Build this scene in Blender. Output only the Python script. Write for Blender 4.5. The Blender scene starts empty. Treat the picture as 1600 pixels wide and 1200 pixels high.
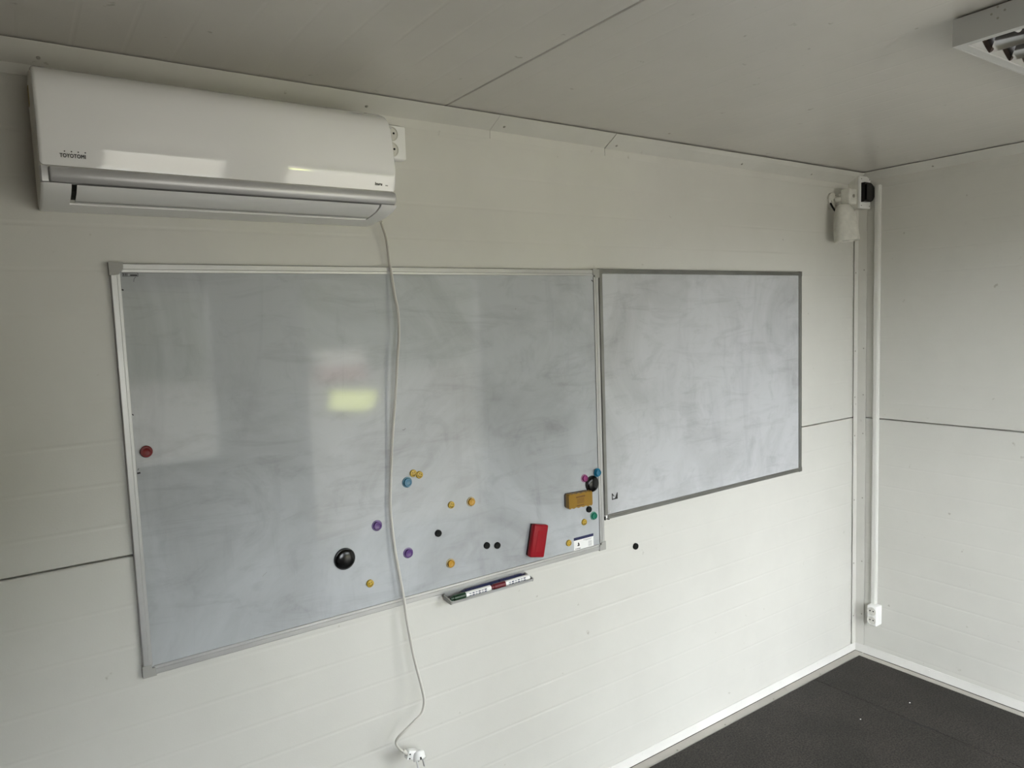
import bpy, bmesh, math, random
from mathutils import Vector, Matrix

scene = bpy.context.scene
C = scene.collection
random.seed(7)

# ------------------------------------------------------------------ camera
cam_data = bpy.data.cameras.new('camera')
cam = bpy.data.objects.new('camera', cam_data)
C.objects.link(cam)
_right = Vector((0.8209788, -0.5698612, -0.0353851))
_up = Vector((0.0797176, 0.0530373, 0.9954055))
_fwd = Vector((0.5653662, 0.8200276, -0.0889705))
_m = Matrix((_right, _up, -_fwd)).transposed().to_4x4()
_m.translation = Vector((-3.374226, -1.92311, 1.724488))
cam.matrix_world = _m
cam_data.sensor_fit = 'HORIZONTAL'
cam_data.sensor_width = 36.0
cam_data.lens = 36.0 * 1123.318 / 1600.0
cam_data.clip_start = 0.02
cam_data.clip_end = 300
scene.camera = cam

# ------------------------------------------------------------------ sky, sun, exposure
world = bpy.data.worlds.new('overcast_sky')
scene.world = world
world.use_nodes = True
bg = world.node_tree.nodes['Background']
bg.inputs['Color'].default_value = (0.93, 0.97, 1.0, 1)
bg.inputs['Strength'].default_value = 2.0

sun_d = bpy.data.lights.new('sun', 'SUN')
sun_d.energy = 8.5
sun_d.angle = math.radians(3)
sun_d.color = (1.0, 0.95, 0.85)
sun = bpy.data.objects.new('sun', sun_d)
C.objects.link(sun)
sun.rotation_euler = (math.radians(-38), 0, math.radians(12))   # shines from over the back wall, onto the yard only

scene.view_settings.view_transform = 'Standard'
scene.view_settings.look = 'None'
scene.view_settings.gamma = 1.0
scene.view_settings.use_curve_mapping = False
scene.view_settings.exposure = 2.92
scene.cycles.use_denoising = True
scene.cycles.max_bounces = 16
scene.cycles.diffuse_bounces = 10
scene.cycles.glossy_bounces = 6
scene.cycles.caustics_reflective = True
scene.cycles.sample_clamp_indirect = 8.0

# ------------------------------------------------------------------ materials
def new_mat(name):
    m = bpy.data.materials.new(name)
    m.use_nodes = True
    nt = m.node_tree
    return m, nt, nt.nodes['Principled BSDF']

def plain(name, col, rough=0.5, metal=0.0, spec=0.5, coat=0.0, noise=0.0, nscale=20.0, trans=0.0):
    m, nt, b = new_mat(name)
    b.inputs['Base Color'].default_value = (*col, 1)
    b.inputs['Roughness'].default_value = rough
    b.inputs['Metallic'].default_value = metal
    b.inputs['Specular IOR Level'].default_value = spec
    b.inputs['Coat Weight'].default_value = coat
    b.inputs['Transmission Weight'].default_value = trans
    if noise > 0:
        tc = nt.nodes.new('ShaderNodeTexCoord')
        n = nt.nodes.new('ShaderNodeTexNoise'); n.inputs['Scale'].default_value = nscale; n.inputs['Detail'].default_value = 4
        r = nt.nodes.new('ShaderNodeValToRGB')
        r.color_ramp.elements[0].position = 0.3; r.color_ramp.elements[1].position = 0.75
        r.color_ramp.elements[0].color = (*[c * (1 - noise) for c in col], 1)
        r.color_ramp.elements[1].color = (*col, 1)
        nt.links.new(tc.outputs['Object'], n.inputs['Vector'])
        nt.links.new(n.outputs['Fac'], r.inputs['Fac'])
        nt.links.new(r.outputs['Color'], b.inputs['Base Color'])
    return m

def wall_paint(name, col, rough, blotch=0.06):
    """painted sheet steel: faint grime blotches, small specks, orange-peel relief"""
    m, nt, b = new_mat(name)
    N = nt.nodes; L = nt.links
    tc = N.new('ShaderNodeTexCoord')
    n1 = N.new('ShaderNodeTexNoise'); n1.inputs['Scale'].default_value = 2.2; n1.inputs['Detail'].default_value = 5; n1.inputs['Roughness'].default_value = 0.65
    L.new(tc.outputs['Object'], n1.inputs['Vector'])
    r1 = N.new('ShaderNodeValToRGB')
    r1.color_ramp.elements[0].position = 0.3; r1.color_ramp.elements[0].color = (*[c * (1 - blotch) for c in col], 1)
    r1.color_ramp.elements[1].position = 0.62; r1.color_ramp.elements[1].color = (*col, 1)
    L.new(n1.outputs['Fac'], r1.inputs['Fac'])
    n2 = N.new('ShaderNodeTexNoise'); n2.inputs['Scale'].default_value = 26; n2.inputs['Detail'].default_value = 3
    L.new(tc.outputs['Object'], n2.inputs['Vector'])
    r2 = N.new('ShaderNodeValToRGB')
    r2.color_ramp.elements[0].position = 0.235; r2.color_ramp.elements[0].color = (0.66, 0.64, 0.6, 1)
    r2.color_ramp.elements[1].position = 0.29; r2.color_ramp.elements[1].color = (1, 1, 1, 1)
    L.new(n2.outputs['Fac'], r2.inputs['Fac'])
    mx = N.new('ShaderNodeMix'); mx.data_type = 'RGBA'; mx.blend_type = 'MULTIPLY'; mx.inputs['Factor'].default_value = 0.8
    L.new(r1.outputs['Color'], mx.inputs['A']); L.new(r2.outputs['Color'], mx.inputs['B'])
    L.new(mx.outputs['Result'], b.inputs['Base Color'])
    n3 = N.new('ShaderNodeTexNoise'); n3.inputs['Scale'].default_value = 240; n3.inputs['Detail'].default_value = 2
    L.new(tc.outputs['Object'], n3.inputs['Vector'])
    bp = N.new('ShaderNodeBump'); bp.inputs['Strength'].default_value = 0.06; bp.inputs['Distance'].default_value = 0.002
    L.new(n3.outputs['Fac'], bp.inputs['Height']); L.new(bp.outputs['Normal'], b.inputs['Normal'])
    b.inputs['Roughness'].default_value = rough
    return m

def board_enamel(name, col, seed):
    """whiteboard enamel with wiped ink haze and eraser streaks"""
    m, nt, b = new_mat(name)
    N = nt.nodes; L = nt.links
    tc = N.new('ShaderNodeTexCoord')
    def mapped(sx, sz, off, rot=0.0):
        mp = N.new('ShaderNodeMapping')
        mp.inputs['Location'].default_value = (off, 0, off * 0.7)
        mp.inputs['Rotation'].default_value = (0, rot, 0)
        mp.inputs['Scale'].default_value = (sx, 1, sz)
        L.new(tc.outputs['Object'], mp.inputs['Vector'])
        return mp
    def layer(sx, sz, off, scale, lo, hi, dark, rot=0.0, detail=6, dist=0.0):
        mp = mapped(sx, sz, off, rot)
        n = N.new('ShaderNodeTexNoise'); n.inputs['Scale'].default_value = scale; n.inputs['Detail'].default_value = detail
        n.inputs['Roughness'].default_value = 0.62; n.inputs['Distortion'].default_value = dist
        L.new(mp.outputs['Vector'], n.inputs['Vector'])
        r = N.new('ShaderNodeValToRGB')
        r.color_ramp.elements[0].position = lo; r.color_ramp.elements[0].color = (1, 1, 1, 1)
        r.color_ramp.elements[1].position = hi; r.color_ramp.elements[1].color = (*dark, 1)
        L.new(n.outputs['Fac'], r.inputs['Fac'])
        return r.outputs['Color']
    lay = [layer(1, 1, seed, 2.0, 0.42, 0.70, (0.76, 0.755, 0.74), 0.3, 8, 1.2),
           layer(1.2, 5.0, seed + 3, 2.6, 0.52, 0.74, (0.86, 0.85, 0.85), 0.5, 7, 1.6),
           layer(6.0, 1.0, seed + 7, 1.6, 0.55, 0.78, (0.88, 0.87, 0.88), -0.15, 7, 1.0),
           layer(1, 1, seed + 11, 7.0, 0.56, 0.80, (0.78, 0.775, 0.775), 0.0, 8, 0.9)]
    cur = None
    for i, s in enumerate(lay):
        mx = N.new('ShaderNodeMix'); mx.data_type = 'RGBA'; mx.blend_type = 'MULTIPLY'; mx.inputs['Factor'].default_value = 1.0
        if cur is None: mx.inputs['A'].default_value = (*col, 1)
        else: L.new(cur, mx.inputs['A'])
        L.new(s, mx.inputs['B']); cur = mx.outputs['Result']
    L.new(cur, b.inputs['Base Color'])
    b.inputs['Roughness'].default_value = 0.055
    b.inputs['Specular IOR Level'].default_value = 0.22
    return m

def floor_vinyl(name):
    m, nt, b = new_mat(name)
    N = nt.nodes; L = nt.links
    tc = N.new('ShaderNodeTexCoord')
    n1 = N.new('ShaderNodeTexNoise'); n1.inputs['Scale'].default_value = 150; n1.inputs['Detail'].default_value = 4; n1.inputs['Roughness'].default_value = 0.7
    L.new(tc.outputs['Object'], n1.inputs['Vector'])
    r1 = N.new('ShaderNodeValToRGB')
    r1.color_ramp.elements[0].position = 0.36; r1.color_ramp.elements[0].color = (0.009, 0.0085, 0.0075, 1)
    r1.color_ramp.elements[1].position = 0.72; r1.color_ramp.elements[1].color = (0.070, 0.062, 0.054, 1)
    L.new(n1.outputs['Fac'], r1.inputs['Fac'])
    n2 = N.new('ShaderNodeTexNoise'); n2.inputs['Scale'].default_value = 3.5; n2.inputs['Detail'].default_value = 6
    L.new(tc.outputs['Object'], n2.inputs['Vector'])
    r2 = N.new('ShaderNodeValToRGB')
    r2.color_ramp.elements[0].position = 0.35; r2.color_ramp.elements[0].color = (0.72, 0.72, 0.70, 1)
    r2.color_ramp.elements[1].position = 0.7; r2.color_ramp.elements[1].color = (1.25, 1.2, 1.2, 1)
    L.new(n2.outputs['Fac'], r2.inputs['Fac'])
    mx = N.new('ShaderNodeMix'); mx.data_type = 'RGBA'; mx.blend_type = 'MULTIPLY'; mx.inputs['Factor'].default_value = 1
    L.new(r1.outputs['Color'], mx.inputs['A']); L.new(r2.outputs['Color'], mx.inputs['B'])
    mp = N.new('ShaderNodeMapping'); mp.inputs['Scale'].default_value = (30, 1.6, 1)
    L.new(tc.outputs['Object'], mp.inputs['Vector'])
    n4 = N.new('ShaderNodeTexNoise'); n4.inputs['Scale'].default_value = 4; n4.inputs['Detail'].default_value = 5; n4.inputs['Roughness'].default_value = 0.7
    L.new(mp.outputs['Vector'], n4.inputs['Vector'])
    r4 = N.new('ShaderNodeValToRGB')
    r4.color_ramp.elements[0].position = 0.70; r4.color_ramp.elements[0].color = (0, 0, 0, 1)
    r4.color_ramp.elements[1].position = 0.86; r4.color_ramp.elements[1].color = (0.07, 0.066, 0.06, 1)
    L.new(n4.outputs['Fac'], r4.inputs['Fac'])
    ad = N.new('ShaderNodeMix'); ad.data_type = 'RGBA'; ad.blend_type = 'ADD'; ad.inputs['Factor'].default_value = 0.6
    L.new(mx.outputs['Result'], ad.inputs['A']); L.new(r4.outputs['Color'], ad.inputs['B'])
    L.new(ad.outputs['Result'], b.inputs['Base Color'])
    bp = N.new('ShaderNodeBump'); bp.inputs['Strength'].default_value = 0.35; bp.inputs['Distance'].default_value = 0.002
    L.new(n1.outputs['Fac'], bp.inputs['Height']); L.new(bp.outputs['Normal'], b.inputs['Normal'])
    b.inputs['Roughness'].default_value = 0.6
    b.inputs['Specular IOR Level'].default_value = 0.3
    return m

M = {}
M['wall'] = wall_paint('cream_steel_wall', (0.61, 0.602, 0.558), 0.42)
M['ceil'] = wall_paint('cream_steel_ceiling', (0.60, 0.58, 0.535), 0.27)
M['trim'] = wall_paint('cream_steel_trim', (0.63, 0.62, 0.575), 0.38, 0.10)
M['base'] = wall_paint('white_baseboard_metal', (0.72, 0.71, 0.68), 0.36, 0.12)
M['dark_gap'] = plain('dark_core', (0.03, 0.03, 0.028), 0.9)
M['floor'] = floor_vinyl('dark_floor_sheet')
M['board1'] = board_enamel('board_enamel_large', (0.45, 0.468, 0.48), 2.0)
M['board2'] = board_enamel('board_enamel_small', (0.50, 0.51, 0.52), 9.3)
M['alu'] = plain('brushed_aluminium', (0.52, 0.52, 0.51), 0.42, 0.55, noise=0.12, nscale=8)
M['alu_dull'] = plain('dull_aluminium', (0.306, 0.306, 0.292), 0.42, 1.0, noise=0.2, nscale=10)
M['cap'] = plain('grey_plastic_cap', (0.34, 0.335, 0.31), 0.5)
M['ac_gloss'] = plain('glossy_white_plastic', (0.86, 0.86, 0.85), 0.08, coat=0.3)
M['ac_matt'] = plain('white_plastic', (0.84, 0.84, 0.83), 0.38)
M['ac_side'] = plain('aged_white_plastic', (0.74, 0.735, 0.68), 0.42, noise=0.15, nscale=9)
M['silver'] = plain('satin_silver', (0.56, 0.56, 0.57), 0.42, 0.45)
M['black'] = plain('black_plastic', (0.0036, 0.0036, 0.0039), 0.22, spec=0.4)
M['black_matt'] = plain('black_matt', (0.0045, 0.0051, 0.0048), 0.55, spec=0.18)
M['ink'] = plain('black_ink', (0.005, 0.005, 0.006), 0.45)
M['grey_ink'] = plain('grey_ink', (0.16, 0.16, 0.16), 0.5)
M['faint_ink'] = plain('faint_ink', (0.33, 0.33, 0.33), 0.5)
M['white_plastic'] = plain('plain_white_plastic', (0.82, 0.82, 0.80), 0.3)
M['old_white'] = plain('dirty_white_plastic', (0.70, 0.69, 0.63), 0.45, noise=0.18, nscale=40)
M['cable'] = plain('white_cable_sheath', (0.5914, 0.5734, 0.5197), 0.4)
M['conduit'] = plain('pale_conduit_plastic', (0.66, 0.655, 0.615), 0.4)
M['base_dirty'] = wall_paint('worn_floor_leg', (0.50, 0.475, 0.43), 0.5, 0.25)
M['steel'] = plain('steel', (0.55, 0.55, 0.55), 0.3, 1.0)
M['screw'] = plain('zinc_screw', (0.34, 0.33, 0.29), 0.45, 0.6)
M['lamp_grey'] = plain('lamp_grey_paint', (0.5084, 0.5084, 0.492), 0.4)
M['mirror'] = plain('polished_reflector', (0.86, 0.86, 0.87), 0.06, 1.0)
M['tube'] = plain('fluorescent_tube_glass', (0.88, 0.88, 0.86), 0.15)
M['yellow'] = plain('yellow_magnet', (0.4464, 0.2914, 0.0248), 0.3)
M['orange'] = plain('amber_magnet', (0.4464, 0.2356, 0.0186), 0.2)
M['orange_l'] = plain('amber_magnet_skirt', (0.434, 0.3472, 0.186), 0.2)
M['purple'] = plain('violet_magnet', (0.0744, 0.02604, 0.1562), 0.2)
M['purple_l'] = plain('violet_magnet_skirt', (0.1785, 0.126, 0.273), 0.2)
M['cyan'] = plain('cyan_magnet', (0.01296, 0.1296, 0.2246), 0.2)
M['cyan_l'] = plain('cyan_magnet_skirt', (0.1109, 0.2318, 0.3024), 0.2)
M['green'] = plain('green_magnet', (0.0093, 0.1535, 0.093), 0.2)
M['green_l'] = plain('green_magnet_skirt', (0.098, 0.294, 0.21), 0.2)
M['pink'] = plain('magenta_magnet', (0.2184, 0.0312, 0.13), 0.2)
M['pink_l'] = plain('magenta_magnet_skirt', (0.3575, 0.169, 0.273), 0.2)
M['red'] = plain('red_magnet', (0.1512, 0.00504, 0.00504), 0.3, spec=0.2)
M['red_eraser'] = plain('red_eraser_plastic', (0.272, 0.00816, 0.01496), 0.38, spec=0.2)
M['felt'] = plain('dark_felt', (0.03, 0.012, 0.012), 0.95)
M['amber_eraser'] = plain('amber_eraser_plastic', (0.264, 0.1452, 0.0132), 0.28)
M['foam'] = plain('pale_foam', (0.216, 0.186, 0.156), 0.9)
M['brown_print'] = plain('brown_print', (0.14, 0.06, 0.01), 0.5)
M['paper'] = plain('white_label', (0.80, 0.80, 0.78), 0.45)
M['navy'] = plain('navy_print', (0.012, 0.016, 0.07), 0.4)
M['marker_green'] = plain('dark_green_cap', (0.004, 0.03, 0.01), 0.3)
M['marker_red'] = plain('dark_red_cap', (0.12, 0.008, 0.014), 0.3)
M['marker_blue'] = plain('dark_blue_cap', (0.012, 0.016, 0.06), 0.3)
M['gravel'] = plain('yard_gravel', (0.125, 0.120, 0.106), 0.9, noise=0.3, nscale=3)
M['grass'] = plain('yard_grass', (0.78, 0.86, 0.30), 0.9, noise=0.3, nscale=2)
M['rust'] = plain('red_cladding', (0.20, 0.09, 0.08), 0.7)
M['brown_wall'] = plain('brown_wood_board', (0.16, 0.11, 0.08), 0.6, noise=0.3, nscale=6)
M['hedge'] = plain('hedge_green', (0.05, 0.06, 0.035), 0.9, noise=0.4, nscale=0.8)
M['yellow_glue'] = plain('yellowed_glue', (0.42, 0.36, 0.16), 0.5)

# ------------------------------------------------------------------ mesh helpers
def box(bm, x0, x1, y0, y1, z0, z1, bev=0.0, seg=2):
    v = [bm.verts.new((x, y, z)) for x in (x0, x1) for y in (y0, y1) for z in (z0, z1)]
    idx = [(0, 1, 3, 2), (4, 6, 7, 5), (0, 4, 5, 1), (2, 3, 7, 6), (0, 2, 6, 4), (1, 5, 7, 3)]
    fs = [bm.faces.new([v[i] for i in f]) for f in idx]
    if bev > 0:
        es = {e for f in fs for e in f.edges}
        bmesh.ops.bevel(bm, geom=list(es), offset=bev, segments=seg, profile=0.5, affect='EDGES')

def prism(bm, prof, axis, a, b):
    """closed polygon extruded along axis ('x': prof=(y,z), 'y': prof=(x,z), 'z': prof=(x,y))"""
    def pt(p, t):
        return {'x': (t, p[0], p[1]), 'y': (p[0], t, p[1]), 'z': (p[0], p[1], t)}[axis]
    A = [bm.verts.new(pt(p, a)) for p in prof]
    B = [bm.verts.new(pt(p, b)) for p in prof]
    n = len(prof)
    for i in range(n):
        bm.faces.new((A[i], A[(i + 1) % n], B[(i + 1) % n], B[i]))
    bm.faces.new(A[::-1]); bm.faces.new(B)

def loft(bm, prof, secs, cen=None):
    """profile (y,z) lofted along x; secs = [(x, inset_factor)], inset toward the centre"""
    if cen is None:
        cen = (sum(p[0] for p in prof) / len(prof), sum(p[1] for p in prof) / len(prof))
    rings = []
    for x, d in secs:
        ring = []
        for p in prof:
            v = Vector((p[0] - cen[0], p[1] - cen[1])); l = v.length
            q = v * (max(l - d, 0.0) / l) if l > 0 else v
            ring.append(bm.verts.new((x, cen[0] + q.x, cen[1] + q.y)))
        rings.append(ring)
    n = len(prof)
    for r0, r1 in zip(rings, rings[1:]):
        for i in range(n):
            bm.faces.new((r0[i], r0[(i + 1) % n], r1[(i + 1) % n], r1[i]))
    bm.faces.new(rings[0][::-1]); bm.faces.new(rings[-1])

def frame_from(d):
    d = Vector(d).normalized()
    a = Vector((0, 0, 1)) if abs(d.z) < 0.9 else Vector((1, 0, 0))
    u = d.cross(a).normalized(); w = u.cross(d).normalized()
    return u, w, d

def lathe(bm, origin, direction, prof, n=24):
    """prof = [(radius, height along direction)]; radius 0 closes"""
    u, w, d = frame_from(direction); o = Vector(origin)
    rings = []
    for r, h in prof:
        if r <= 1e-9:
            rings.append([bm.verts.new(o + d * h)])
        else:
            rings.append([bm.verts.new(o + d * h + (u * math.cos(t) + w * math.sin(t)) * r)
                          for t in (2 * math.pi * i / n for i in range(n))])
    for a, b in zip(rings, rings[1:]):
        for i in range(n):
            j = (i + 1) % n
            if len(a) == 1 and len(b) == 1: continue
            if len(a) == 1: bm.faces.new((a[0], b[j], b[i]))
            elif len(b) == 1: bm.faces.new((a[i], a[j], b[0]))
            else: bm.faces.new((a[i], a[j], b[j], b[i]))
    if len(rings[0]) > 1: bm.faces.new(rings[0][::-1])
    if len(rings[-1]) > 1: bm.faces.new(rings[-1])

def cyl(bm, p0, p1, r, n=16, r2=None):
    d = Vector(p1) - Vector(p0)
    lathe(bm, p0, d, [(r, 0), (r if r2 is None else r2, d.length)], n)

def tube(bm, pts, r, n=10, flat=1.0):
    pts = [Vector(p) for p in pts]
    rings = []; prev = None
    for i, p in enumerate(pts):
        t = (pts[min(i + 1, len(pts) - 1)] - pts[max(i - 1, 0)]).normalized()
        if prev is None:
            u, w, _ = frame_from(t)
        else:
            u = (prev - t * prev.dot(t)).normalized(); w = t.cross(u)
        prev = u
        rings.append([bm.verts.new(p + (u * math.cos(a) + w * math.sin(a) * flat) * r)
                      for a in (2 * math.pi * k / n for k in range(n))])
    for a, b in zip(rings, rings[1:]):
        for k in range(n):
            bm.faces.new((a[k], a[(k + 1) % n], b[(k + 1) % n], b[k]))
    bm.faces.new(rings[0][::-1]); bm.faces.new(rings[-1])

def smooth_path(pts, sub=6):
    pts = [Vector(p) for p in pts]; out = []
    for i in range(len(pts) - 1):
        p0 = pts[max(i - 1, 0)]; p1 = pts[i]; p2 = pts[i + 1]; p3 = pts[min(i + 2, len(pts) - 1)]
        for k in range(sub):
            t = k / sub
            out.append(0.5 * ((2 * p1) + (p2 - p0) * t + (2 * p0 - 5 * p1 + 4 * p2 - p3) * t * t + (3 * p1 - p0 - 3 * p2 + p3) * t ** 3))
    out.append(pts[-1])
    return out

def finish(bm, name, mat, smooth=False):
    bmesh.ops.recalc_face_normals(bm, faces=bm.faces)
    me = bpy.data.meshes.new(name)
    bm.to_mesh(me); bm.free()
    me.materials.append(M[mat] if isinstance(mat, str) else mat)
    if smooth:
        me.shade_smooth()
        try:
            me.set_sharp_from_angle(angle=math.radians(35))
        except Exception:
            pass
    return me

def origin_of(o):
    v = Vector((0, 0, 0))
    while o is not None:
        v += o.location; o = o.parent
    return v

def thing(name, loc, label, cat, group=None):
    o = bpy.data.objects.new(name, None)
    o.empty_display_size = 0.03
    C.objects.link(o); o.location = loc
    o['label'] = label; o['category'] = cat
    if group: o['group'] = group
    return o

def part(name, bm, mat, parent, smooth=False, label=None):
    """bm is in world coordinates; the mesh is stored relative to its thing's base"""
    base = origin_of(parent) if parent is not None else Vector((0, 0, 0))
    if base.length: bmesh.ops.translate(bm, verts=bm.verts, vec=-base)
    o = bpy.data.objects.new(name, finish(bm, name, mat, smooth))
    C.objects.link(o)
    if parent is not None: o.parent = parent
    if label: o['label'] = label
    return o

def structure(name, bm, mat, label, smooth=False):
    o = part(name, bm, mat, None, smooth)
    o['kind'] = 'structure'; o['label'] = label
    return o

B = bmesh.new

def text_mesh(body, size, place, mat, name, parent, depth=0.0006, shear=0.0, spacing=1.0, xscale=1.0, bold=0.0, tilt=0.0):
    """flat lettering standing on a wall-like plane facing -y; place = left end of the baseline"""
    cu = bpy.data.curves.new(name, 'FONT')
    cu.body = body; cu.size = size; cu.extrude = depth; cu.shear = shear
    cu.space_character = spacing; cu.resolution_u = 4
    tmp = bpy.data.objects.new(name, cu); C.objects.link(tmp)
    dg = bpy.context.evaluated_depsgraph_get()
    me = bpy.data.meshes.new_from_object(tmp.evaluated_get(dg))
    C.objects.unlink(tmp); bpy.data.objects.remove(tmp); bpy.data.curves.remove(cu)
    base = origin_of(parent)
    me.transform(Matrix.Translation(Vector(place) - base) @ Matrix.Rotation(math.pi / 2 + tilt, 4, 'X') @ Matrix.Diagonal((xscale, 1, 1, 1)))
    if bold > 0:
        bm = bmesh.new()
        for k in range(6):
            q = me.copy(); q.transform(Matrix.Translation((bold * math.cos(k * math.pi / 3), 0.00002 * k, bold * math.sin(k * math.pi / 3))))
            bm.from_mesh(q); bpy.data.meshes.remove(q)
        bm.to_mesh(me); bm.free()
    me.materials.clear(); me.materials.append(M[mat])
    o = bpy.data.objects.new(name, me); C.objects.link(o); o.parent = parent
    return o

# ------------------------------------------------------------------ the room shell
XL, YF, ZC = -5.2, -2.45, 2.35
ZJ = 1.1905          # height of the joint between the two rows of wall panels

def ribbed(bm, axis, lo, hi, a, b, ribs, thick=0.03, out=-1, other=0.0, gw=0.006, gd=0.00036, ch=0.0025):
    """panel whose face carries shallow grooves; lo..hi across the ribs, a..b along them.
    axis 'x': face looks to -y, ribs along x; axis 'y': face looks to -x, ribs along y; 'c': ceiling, face looks down, ribs along y"""
    prof = [(lo, ch), (lo + ch, 0.0)]
    for r in sorted(ribs):
        if lo + 0.02 < r < hi - 0.02:
            prof += [(r - gw, 0), (r - gw * 0.25, gd), (r + gw * 0.25, gd), (r + gw, 0)]
    prof += [(hi - ch, 0.0), (hi, ch), (hi, thick), (lo, thick)]
    if axis == 'x':   prism(bm, [(d, t) for t, d in prof], 'x', a, b)
    elif axis == 'y': prism(bm, [(d, t) for t, d in prof], 'y', a, b)
    else:             prism(bm, [(t, ZC + d) for t, d in prof], 'y', a, b)

RZ = [2.275 - 0.1005 * i for i in range(23)]

wb = B(); box(wb, XL - 0.1, 0.1, 0.03, 0.10, -0.05, ZC + 0.06)
wall_back = structure('wall_back', wb, 'dark_gap', 'cream ribbed steel panel wall behind the whiteboards')
for z0, z1 in ((0.0, ZJ - 0.0022), (ZJ + 0.0022, ZC)):
    bm = B(); ribbed(bm, 'x', z0, z1, XL, 0.03, RZ); part('panel', bm, 'wall', wall_back)

wr = B(); box(wr, 0.03, 0.10, YF - 0.1, 0.03, -0.05, ZC + 0.06)
wall_right = structure('wall_right', wr, 'dark_gap', 'cream ribbed steel panel end wall with the conduit')
for z0, z1 in ((0.0, ZJ - 0.0022), (ZJ + 0.0022, ZC)):
    bm = B(); ribbed(bm, 'y', z0, z1, YF, 0.0, RZ); part('panel', bm, 'wall', wall_right)

wl = B(); box(wl, XL - 0.1, XL, YF - 0.1, 0.03, -0.05, ZC + 0.06)
structure('wall_left', wl, 'brown_wall', 'brown board partition at the unseen end of the cabin')

DX0, DX1, DZ = -1.95, -0.60, 2.08            # open doorway
WX0, WX1, WZ0, WZ1 = -3.35, -2.40, 0.95, 2.0    # window
wf = B()
for (x0, x1, z0, z1) in ((XL, WX0, 0, ZC), (WX0, WX1, 0, WZ0), (WX0, WX1, WZ1, ZC), (WX1, DX0, 0, ZC), (DX0, DX1, DZ, ZC), (DX1, 0.0, 0, ZC)):
    box(wf, x0, x1, YF - 0.06, YF, z0, z1)
structure('wall_front', wf, 'brown_wall', 'brown wall behind the camera with open doorway and window')
dj = B()
for (x0, x1, z0, z1) in ((DX0, DX0 + 0.045, 0, DZ), (DX1 - 0.045, DX1, 0, DZ), (DX0 + 0.045, DX1 - 0.045, DZ - 0.045, DZ)):
    box(dj, x0, x1, YF - 0.08, YF + 0.015, z0, z1)
structure('door_1', dj, 'trim', 'frame of the open doorway behind the camera')
wn = B()
for (x0, x1, z0, z1) in ((WX0, WX0 + 0.05, WZ0, WZ1), (WX1 - 0.05, WX1, WZ0, WZ1), (WX0 + 0.05, WX1 - 0.05, WZ1 - 0.05, WZ1), (WX0 + 0.05, WX1 - 0.05, WZ0, WZ0 + 0.05)):
    box(wn, x0, x1, YF - 0.06, YF + 0.012, z0, z1)
structure('window_1', wn, 'white_plastic', 'white frame of the open window behind the camera')

# ceiling: two ribbed panels either side of one joint
cb = B(); box(cb, XL - 0.1, 0.1, YF - 0.1, 0.1, ZC + 0.03, ZC + 0.08)
ceiling = structure('ceiling', cb, 'dark_gap', 'cream ribbed steel panel ceiling')
RX = [-0.02 - 0.1 * i for i in range(52)]
for x0, x1 in ((XL, -2.2885), (-2.2855, 0.03)):
    bm = B(); ribbed(bm, 'c', x0, x1, YF, 0.03, RX, gd=0.0003); part('panel', bm, 'ceil', ceiling)

# floor: slab with two loose dark sheets
fb = B(); box(fb, XL - 0.1, 0.1, YF - 0.1, 0.1, -0.08, 0.0)
floor = structure('floor', fb, 'dark_gap', 'dark sheet floor of the cabin')
for x0, x1 in ((XL, -0.4313), (-0.4300, -0.0495)):
    bm = B(); box(bm, x0, x1, YF, -0.0495, 0.0, 0.006, 0.0015, 1); part('floor_sheet', bm, 'floor', floor)

# baseboards: folded metal angle
FL = [(-0.0, 0.0435), (-0.0030, 0.0455), (-0.0042, 0.0445), (-0.0036, 0.0040), (-0.0020, 0.0036), (0.0, 0.0036)]
LEG = [(-0.0050, 0.0), (-0.0052, 0.0020), (-0.0440, 0.0026), (-0.0462, 0.0070), (-0.0475, 0.0068), (-0.0475, 0.0)]
bm = B(); prism(bm, FL, 'x', XL, -0.002)
bb = structure('baseboard_back', bm, 'base', 'white folded metal angle along foot of the whiteboard wall')
bm = B(); prism(bm, LEG, 'x', XL, -0.006); part('floor_leg', bm, 'base_dirty', bb)
bm = B(); prism(bm, FL, 'y', YF, -0.004)
br = structure('baseboard_right', bm, 'base', 'white scuffed metal angle along foot of the end wall')
bm = B(); prism(bm, [(x - 0.0015 * (i < 2), z) for i, (x, z) in enumerate(LEG)], 'y', YF, -0.049); part('floor_leg', bm, 'base_dirty', br)

def rivet(parent, o, d, r=0.0035, mat='screw'):
    bm = B(); lathe(bm, o, d, [(r, 0), (r * 0.9, r * 0.35), (r * 0.45, r * 0.6), (0, r * 0.65)], 8)
    return part('screw', bm, mat, parent, True)
for x in (-1.86, -1.50, -1.21, -0.90, -0.62, -0.33, -0.06):
    rivet(bb, (x, -0.0036, 0.034), (0, -1, 0), 0.003, 'base')
for x in (-1.62, -1.34, -1.05, -0.72, -0.36):
    rivet(bb, (x, -0.036, 0.0022), (0, 0, 1), 0.004)
for y in (-0.07, -0.36, -0.86, -1.3):
    rivet(br, (-0.0036, y, 0.034), (-1, 0, 0), 0.0035, 'base')

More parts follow.
